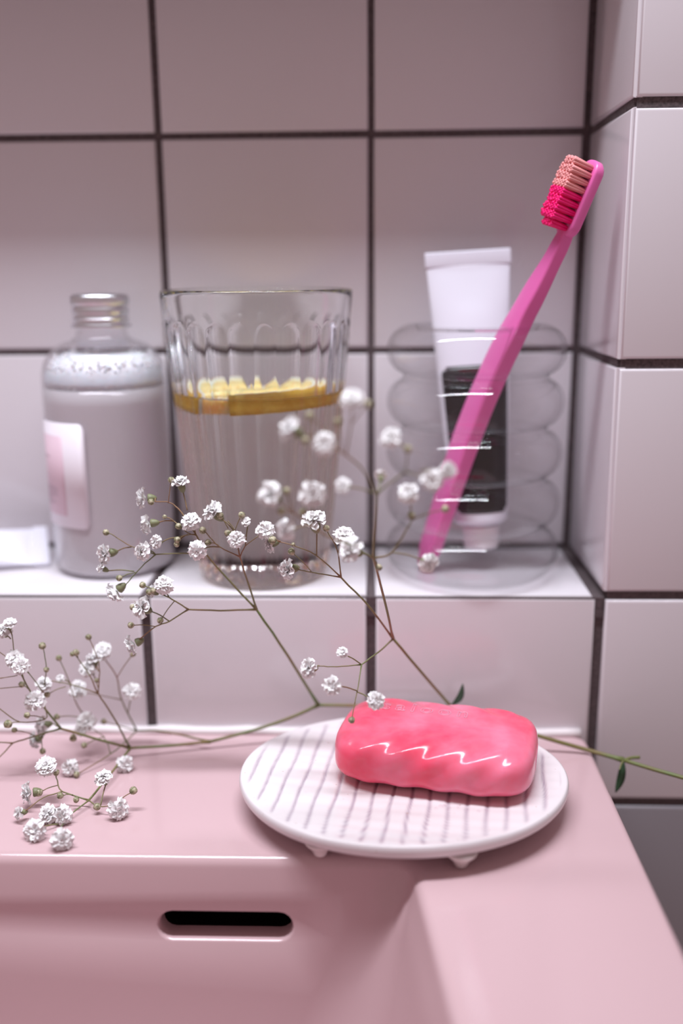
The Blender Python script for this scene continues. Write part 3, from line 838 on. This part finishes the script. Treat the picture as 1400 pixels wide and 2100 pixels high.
stem([(526, 1250, -3.5), (472, 1193, -3.7), (423, 1137, -3.9), (403, 1098, -4.0), (371, 1050, -3.7), (349, 1031, -3.5), (318, 1029, -3.4)], 0.042, 0.022)
flower(297, 1022, -3.2, (318, 1029, -3.4), 'h', .95, .35); flower(370, 992, -3.4, (384, 1047, -3.7), 'h', .8, .3); bud(351, 985, -3.4, (345, 1032, -3.5)); bud(310, 1030, -3.4)
flower(390, 1068, -4.1, (401, 1094, -4.0), 'o', 1.05, .4); flower(304, 1074, -3.8, (357, 1069, -3.9), 'h', .9, .15); stem([(403, 1098, -4.0), (384, 1092, -4.0), (357, 1069, -3.9)], .022, .02)
flower(319, 1111, -4.0, (362, 1102, -4.0), 'o', .78); stem([(401, 1096, -4.0), (384, 1097, -4.0), (362, 1102, -4.0)], .022, .02)
bud(338, 1060, -3.9, (357, 1069, -3.9), .7); bud(366, 1080, -4.0, (386, 1094, -4.0)); bud(364, 1107, -4.1, (386, 1096, -4.0)); bud(363, 1116, -4.1, (380, 1098, -4.0), .9)
stem([(423, 1137, -3.9), (379, 1135, -3.9), (319, 1137, -3.8)], .03, .026)
stem([(319, 1137, -3.8), (290, 1163, -3.8), (253, 1204, -3.9)], .024, .02); stem([(319, 1137, -3.8), (269, 1120, -3.6), (240, 1103, -3.6)], .022, .02)
flower(290, 1131, -4.0, (319, 1137, -3.8), 'o', 1.0, .45); flower(219, 1135, -3.6, (269, 1122, -3.6), 'h', .95, .3); flower(209, 1165, -3.8, (275, 1172, -3.8), 's', 1.1, .2); flower(238, 1213, -3.9, (253, 1204, -3.9), 'h', 1.0, .15)
bud(218, 1092, -3.6, (240, 1103, -3.6)); bud(245, 1185, -3.9, (278, 1174, -3.8))
# --- upper middle spray
stem([(526, 1250, -3.5), (507, 1190, -3.9), (492, 1142, Ya), (488, 1122, Ya)], .04, .026)
stem([(492, 1142, Ya), (451, 1122, Ya), (431, 1103, Ya)], .026, .02); stem([(492, 1142, Ya), (503, 1120, Ya), (530, 1099, Ya)], .024, .02)
flower(484, 1106, Ya-.2, (489, 1124, Ya), 'o', .95, .75); flower(403, 1130, Ya-.2, (451, 1122, Ya), 'o', 1.02, .8); flower(440, 1051, Ya, (478, 1087, Ya), 'h', 1.0, .3); flower(505, 1071, Ya, (503, 1120, Ya), 's', .95)
flower(545, 1088, Ya-.3, (530, 1099, Ya), 'o', 1.0, .4)
stem([(486, 1112, Ya+.1), (480, 1087, Ya), (467, 1068, Ya)], .022, .02)
bud(416, 1088, Ya, (431, 1103, Ya), 1.1); bud(427, 1113, Ya, (448, 1118, Ya)); bud(451, 1058, Ya, (468, 1084, Ya), 1.1); bud(495, 1057, Ya, (482, 1087, Ya), 1.05); bud(467, 1093, Ya, (480, 1089, Ya))
# --- middle right spray (sharp strand)
stem([(806, 1310, -2.9), (760, 1248, -3.6), (699, 1184, -4.3)], .045, .036)
stem([(699, 1184, -4.3), (691, 1127, -4.6), (672, 1092, -4.8)], .028, .022); stem([(699, 1184, -4.3), (648, 1139, -4.6), (602, 1119, -4.7), (568, 1110, -4.7)], .028, .02); stem([(699, 1184, -4.3), (640, 1174, -4.5), (612, 1168, -4.5)], .026, .02)
flower(644, 1070, -4.8, (649, 1138, -4.6), 'h', 1.1, .25); flower(707, 1098, -4.9, (693, 1135, -4.6), 'o', 1.1, .4); flower(553, 1116, -4.6, (575, 1111, -4.7), 'o', .9, .2); flower(593, 1167, -4.5, (612, 1168, -4.5), 'h', .95, .5)
bud(669, 1084, -4.8, (672, 1092, -4.8)); bud(559, 1108, -4.9, (575, 1111, -4.7), 1.25); bud(598, 1132, -4.6, (638, 1172, -4.5), 1.1); bud(601, 1117, -4.7, None, .6)
# --- near strand, out of focus
Yb = -9.6
stem([(806, 1310, -2.9), (790, 1240, -4.6), (771, 1165, -6.6), (764, 1144, -7.2)], .05, .045)
stem([(764, 1144, -7.2), (768, 1080, -8.5), (772, 1014, Yb)], .045, .038)
stem([(772, 1014, Yb), (745, 965, -10.2), (709, 933, -10.6), (688, 920, -10.8)], .034, .028); stem([(709, 933, -10.6), (716, 890, -10.9), (722, 850, -11.2)], .026, .022)
stem([(772, 1014, Yb), (800, 990, -10.0), (832, 968, -10.4)], .032, .026)
stem([(764, 1144, -7.2), (802, 1134, -8.0), (843, 1070, -8.9)], .038, .028)
flower(665, 910, -11.0, (690, 921, -10.8), 'o', 1.0); flower(598, 880, -10.9, (660, 900, -10.8), 'h', .95, .2); flower(723, 817, -11.3, (722, 850, -11.2), 'o', .95, .5)
bud(755, 830, -11.2, (721, 868, -11.1)); bud(635, 853, -10.8, (672, 890, -10.8)); bud(693, 866, -11, (700, 925, -10.7)); bud(626, 903, -10.9, (665, 912, -10.8))
flower(704, 996, -10.2, (772, 1014, Yb), 's', 1.3); flower(781, 975, -9.0, (775, 1010, Yb), 's', 1.05, .2)
flower(799, 898, -10.6, (836, 925, -10.6), 'o', .9, .5); bud(836, 922, -10.6, (832, 968, -10.4)); flower(887, 985, -10.8, (832, 968, -10.4), 'o', .95); flower(919, 964, -10.7, (860, 966, -10.6), 'o', .75)
flower(836, 1012, -9.2, (843, 1062, -8.9), 'o', .95, .5); bud(843, 1058, -8.9, (843, 1070, -8.9)); bud(912, 1044, -9.3, (843, 1066, -8.9)); flower(878, 1156, -8.2, (806, 1133, -8.0), 'o', 1.0, .5); bud(776, 1163, -7.0, (764, 1144, -7.2))
flower(722, 1128, -7.7, (764, 1144, -7.2), 'h', 1.1, .2)
stem([(764, 1144, -7.2), (720, 1118, -8.0), (674, 1102, -8.6), (614, 1060, -9.3), (568, 1026, -9.8)], .032, .022)
flower(556, 1016, -9.9, (568, 1026, -9.8), 'h', 1.0, .25); flower(641, 1013, -9.6, (640, 1078, -9.0), 'o', 1.2, .8); flower(584, 1088, -9.3, (640, 1078, -9.0), 'o', 1.0, .4); bud(587, 1008, -9.8, (600, 1050, -9.4)); bud(577, 1049, -9.6, (605, 1054, -9.4)); bud(621, 1051, -9.4, (632, 1072, -9.1))
# --- low right spray in front of the soap
stem([(806, 1310, -2.9), (775, 1338, -4.2), (741, 1363, -5.6)], .036, .028); stem([(741, 1363, -5.6), (690, 1367, -6.0), (655, 1366, -6.3)], .024, .02); stem([(741, 1363, -5.6), (732, 1419, -6.6), (727, 1444, -7.0)], .024, .02)
flower(635, 1369, -6.5, (655, 1366, -6.3), 'h', .9, .3); flower(702, 1338, -6.4, (741, 1363, -5.6), 's', 1.1); flower(680, 1407, -7.6, (732, 1417, -6.6), 'o', .95, .7); flower(771, 1437, -7.8, (732, 1419, -6.6), 'o', .9, .5); bud(721, 1476, -7.6, (727, 1444, -7.0))

# --- left spray on the basin
g, h = (267, 1534, -2.6), (280, 1498, -1.2)
stem([(431, 1521, -1.8), (350, 1529, -2.2), g], .065, .055, 'stem', m_stem, 0); stem([(431, 1521, -1.8), (334, 1500, -1.4), h], .045, .038)
stem([h, (249, 1435, -1.4), (240, 1389, -1.7), (217, 1355, -1.9)], .034, .024); stem([h, (214, 1480, -1.4), (213, 1481, -1.5)], .024, .02); stem([(249, 1435, -1.4), (173, 1420, -1.8)], .02, .018)
flower(210, 1334, -2.0, (217, 1355, -1.9), 'o', 1.05, .5); flower(162, 1416, -1.9, (176, 1421, -1.8), 'h', 1.0, .4); flower(271, 1418, -1.8, (262, 1465, -1.5), 'o', 1.02, .9); bud(213, 1480, -1.4)
stem([h, (264, 1515, -2.0), (227, 1546, -3.0), (160, 1587, -4.0)], .028, .022)
flower(144, 1574, -4.2, (160, 1570, -4.0), 'o', .95, .5); bud(157, 1590, -4.2); bud(173, 1528, -3.0, (215, 1510, -2.6)); stem([(227, 1546, -3.0), (215, 1515, -2.6), (184, 1489, -2.3)], .02, .018)
flower(176, 1480, -2.4, (184, 1489, -2.3), 'o', 1.15, .5); flower(256, 1567, -3.4, (241, 1556, -3.1), 'o', 1.0, .2); flower(165, 1497, -2.6, (184, 1489, -2.3), 'o', .8, .5)
stem([g, (232, 1470, -3.0), (201, 1422, -3.2), (184, 1385, -3.2), (156, 1345, -3.2)], .042, .02); stem([(201, 1422, -3.2), (204, 1380, -3.2), (202, 1355, -3.2)], .024, .02); stem([(201, 1422, -3.2), (150, 1405, -3.2), (104, 1396, -3.2)], .024, .018)
bud(156, 1339, -3.2, (160, 1349, -3.2), 1.1); bud(148, 1342, -3.3, None, .8); flower(180, 1370, -2.6, (202, 1412, -3.0), 'o', 1.1, .6); flower(193, 1350, -2.4, (202, 1376, -3.1), 'o', .95, .4); bud(182, 1307, -3.0, (200, 1350, -3.2)); bud(121, 1350, -2.8, (143, 1400, -2.8)); stem([(143, 1400, -2.8), (155, 1440, -2.2), (169, 1463, -1.8)], .022, .03); bud(198, 1396, -3.1, None, .8)
k = (124, 1494, -3.6)
stem([g, (200, 1516, -3.1), k], .055, .048, 'stem', m_stem); stem([k, (93, 1454, -4.0), (61, 1416, -4.2), (45, 1385, -4.3)], .045, .03); stem([k, (70, 1510, -4.0), (26, 1524, -4.3)], .036, .03); stem([(26, 1524, -4.3), (-25, 1520, -4.5)], .026, .024); stem([(26, 1524, -4.3), (0, 1552, -4.6), (-25, 1575, -4.8)], .026, .022)
stem([(93, 1454, -4.0), (93, 1474, -4.1), (41, 1481, -4.5), (0, 1454, -4.6), (-25, 1440, -4.7)], .026, .02)
flower(71, 1437, -4.4, (93, 1454, -4.0), 'o', 1.15, .6); flower(28, 1351, -4.5, (45, 1385, -4.3), 'o', 1.0, .5); flower(43, 1366, -4.7, (48, 1390, -4.3), 'o', 1.0, .5); stem([(45, 1385, -4.3), (30, 1340, -4.4), (25, 1304, -4.4)], .024, .02)
flower(20, 1279, -4.4, (25, 1304, -4.4), 's', 1.3, .4); flower(6, 1292, -4.3, (22, 1310, -4.4), 'o', .95, .4)
stem([(89, 1415, -3.8), (95, 1374, -3.9), (91, 1340, -3.9)], .022, .02); bud(87, 1325, -3.9, (91, 1340, -3.9), 1.15); flower(90, 1402, -3.6, (89, 1420, -3.8), 'o', .95, .5); bud(95, 1374, -3.9, None, .9); stem([(93, 1454, -4.0), (88, 1430, -3.9), (89, 1415, -3.8)], .024, .022)
stem([(56, 1377, -4.4), (75, 1400, -4.1), (88, 1422, -3.9)], .02, .02)
bud(45, 1404, -4.0, (61, 1416, -4.2)); bud(97, 1424, -3.6, (135, 1408, -3.3)); flower(124, 1392, -3.0, (143, 1400, -2.8), 's', .9); bud(56, 1467, -4.8, (93, 1474, -4.1)); bud(117, 1470, -3.0, (160, 1470, -2.2)); bud(17, 1485, -4.9, (41, 1481, -4.5), 1.3); bud(30, 1497, -4.2, (70, 1508, -4.0), .9)
flower(85, 1489, -3.4, (117, 1490, -3.5), 'o', 1.1, .4); flower(71, 1518, -3.6, (100, 1500, -3.7), 'o', .9, .3); bud(150, 1513, -3.3, (150, 1500, -3.4), 1.2); bud(87, 1540, -4.0, (84, 1505, -3.8))
stem([(0, 1391, -4.5), (36, 1385, -4.4)], .018, .018); stem([(-20, 1413, -4.6), (45, 1408, -4.2)], .018, .018); stem([(-20, 1325, -4.5), (20, 1352, -4.5)], .018, .018)
l = (182, 1641, -6.6)
stem([g, (228, 1585, -4.6), l], .05, .042, 'stem', m_stem); stem([l, (128, 1623, -6.5), (118, 1603, -6.2), (114, 1588, -6.0)], .03, .022); stem([(128, 1623, -6.5), (89, 1636, -7.0), (52, 1663, -7.6)], .024, .02); stem([l, (149, 1667, -7.4), (125, 1695, -7.8)], .03, .022); stem([l, (199, 1653, -7.0), (222, 1653, -7.2)], .026, .02)
bud(115, 1585, -6.0); flower(95, 1570, -6.2, (114, 1590, -6.0), 'o', 1.1, .5); bud(80, 1625, -6.6, (120, 1610, -6.3), 1.2); flower(62, 1626, -6.7, (84, 1624, -6.6), 'h', .95, .2); flower(41, 1667, -7.7, (52, 1663, -7.6), 's', 1.2, .3); bud(124, 1632, -6.7, (150, 1630, -6.6)); bud(156, 1641, -6.8, None, .9); bud(199, 1655, -7.1, None, 1.1)
flower(97, 1669, -7.6, (149, 1667, -7.4), 'o', 1.05, .6); flower(126, 1673, -7.8, (149, 1667, -7.4), 'o', 1.0, .4); flower(71, 1702, -8.4, (120, 1690, -7.8), 'o', 1.15, .3); flower(128, 1722, -8.8, (125, 1695, -7.8), 'o', 1.1, .3); flower(243, 1661, -7.4, (222, 1653, -7.2), 'o', 1.1, .6); bud(273, 1622, -6.8, (238, 1648, -7.2), 1.2); flower(212, 1593, -6.2, (206, 1652, -7.0), 'o', .95, .5)
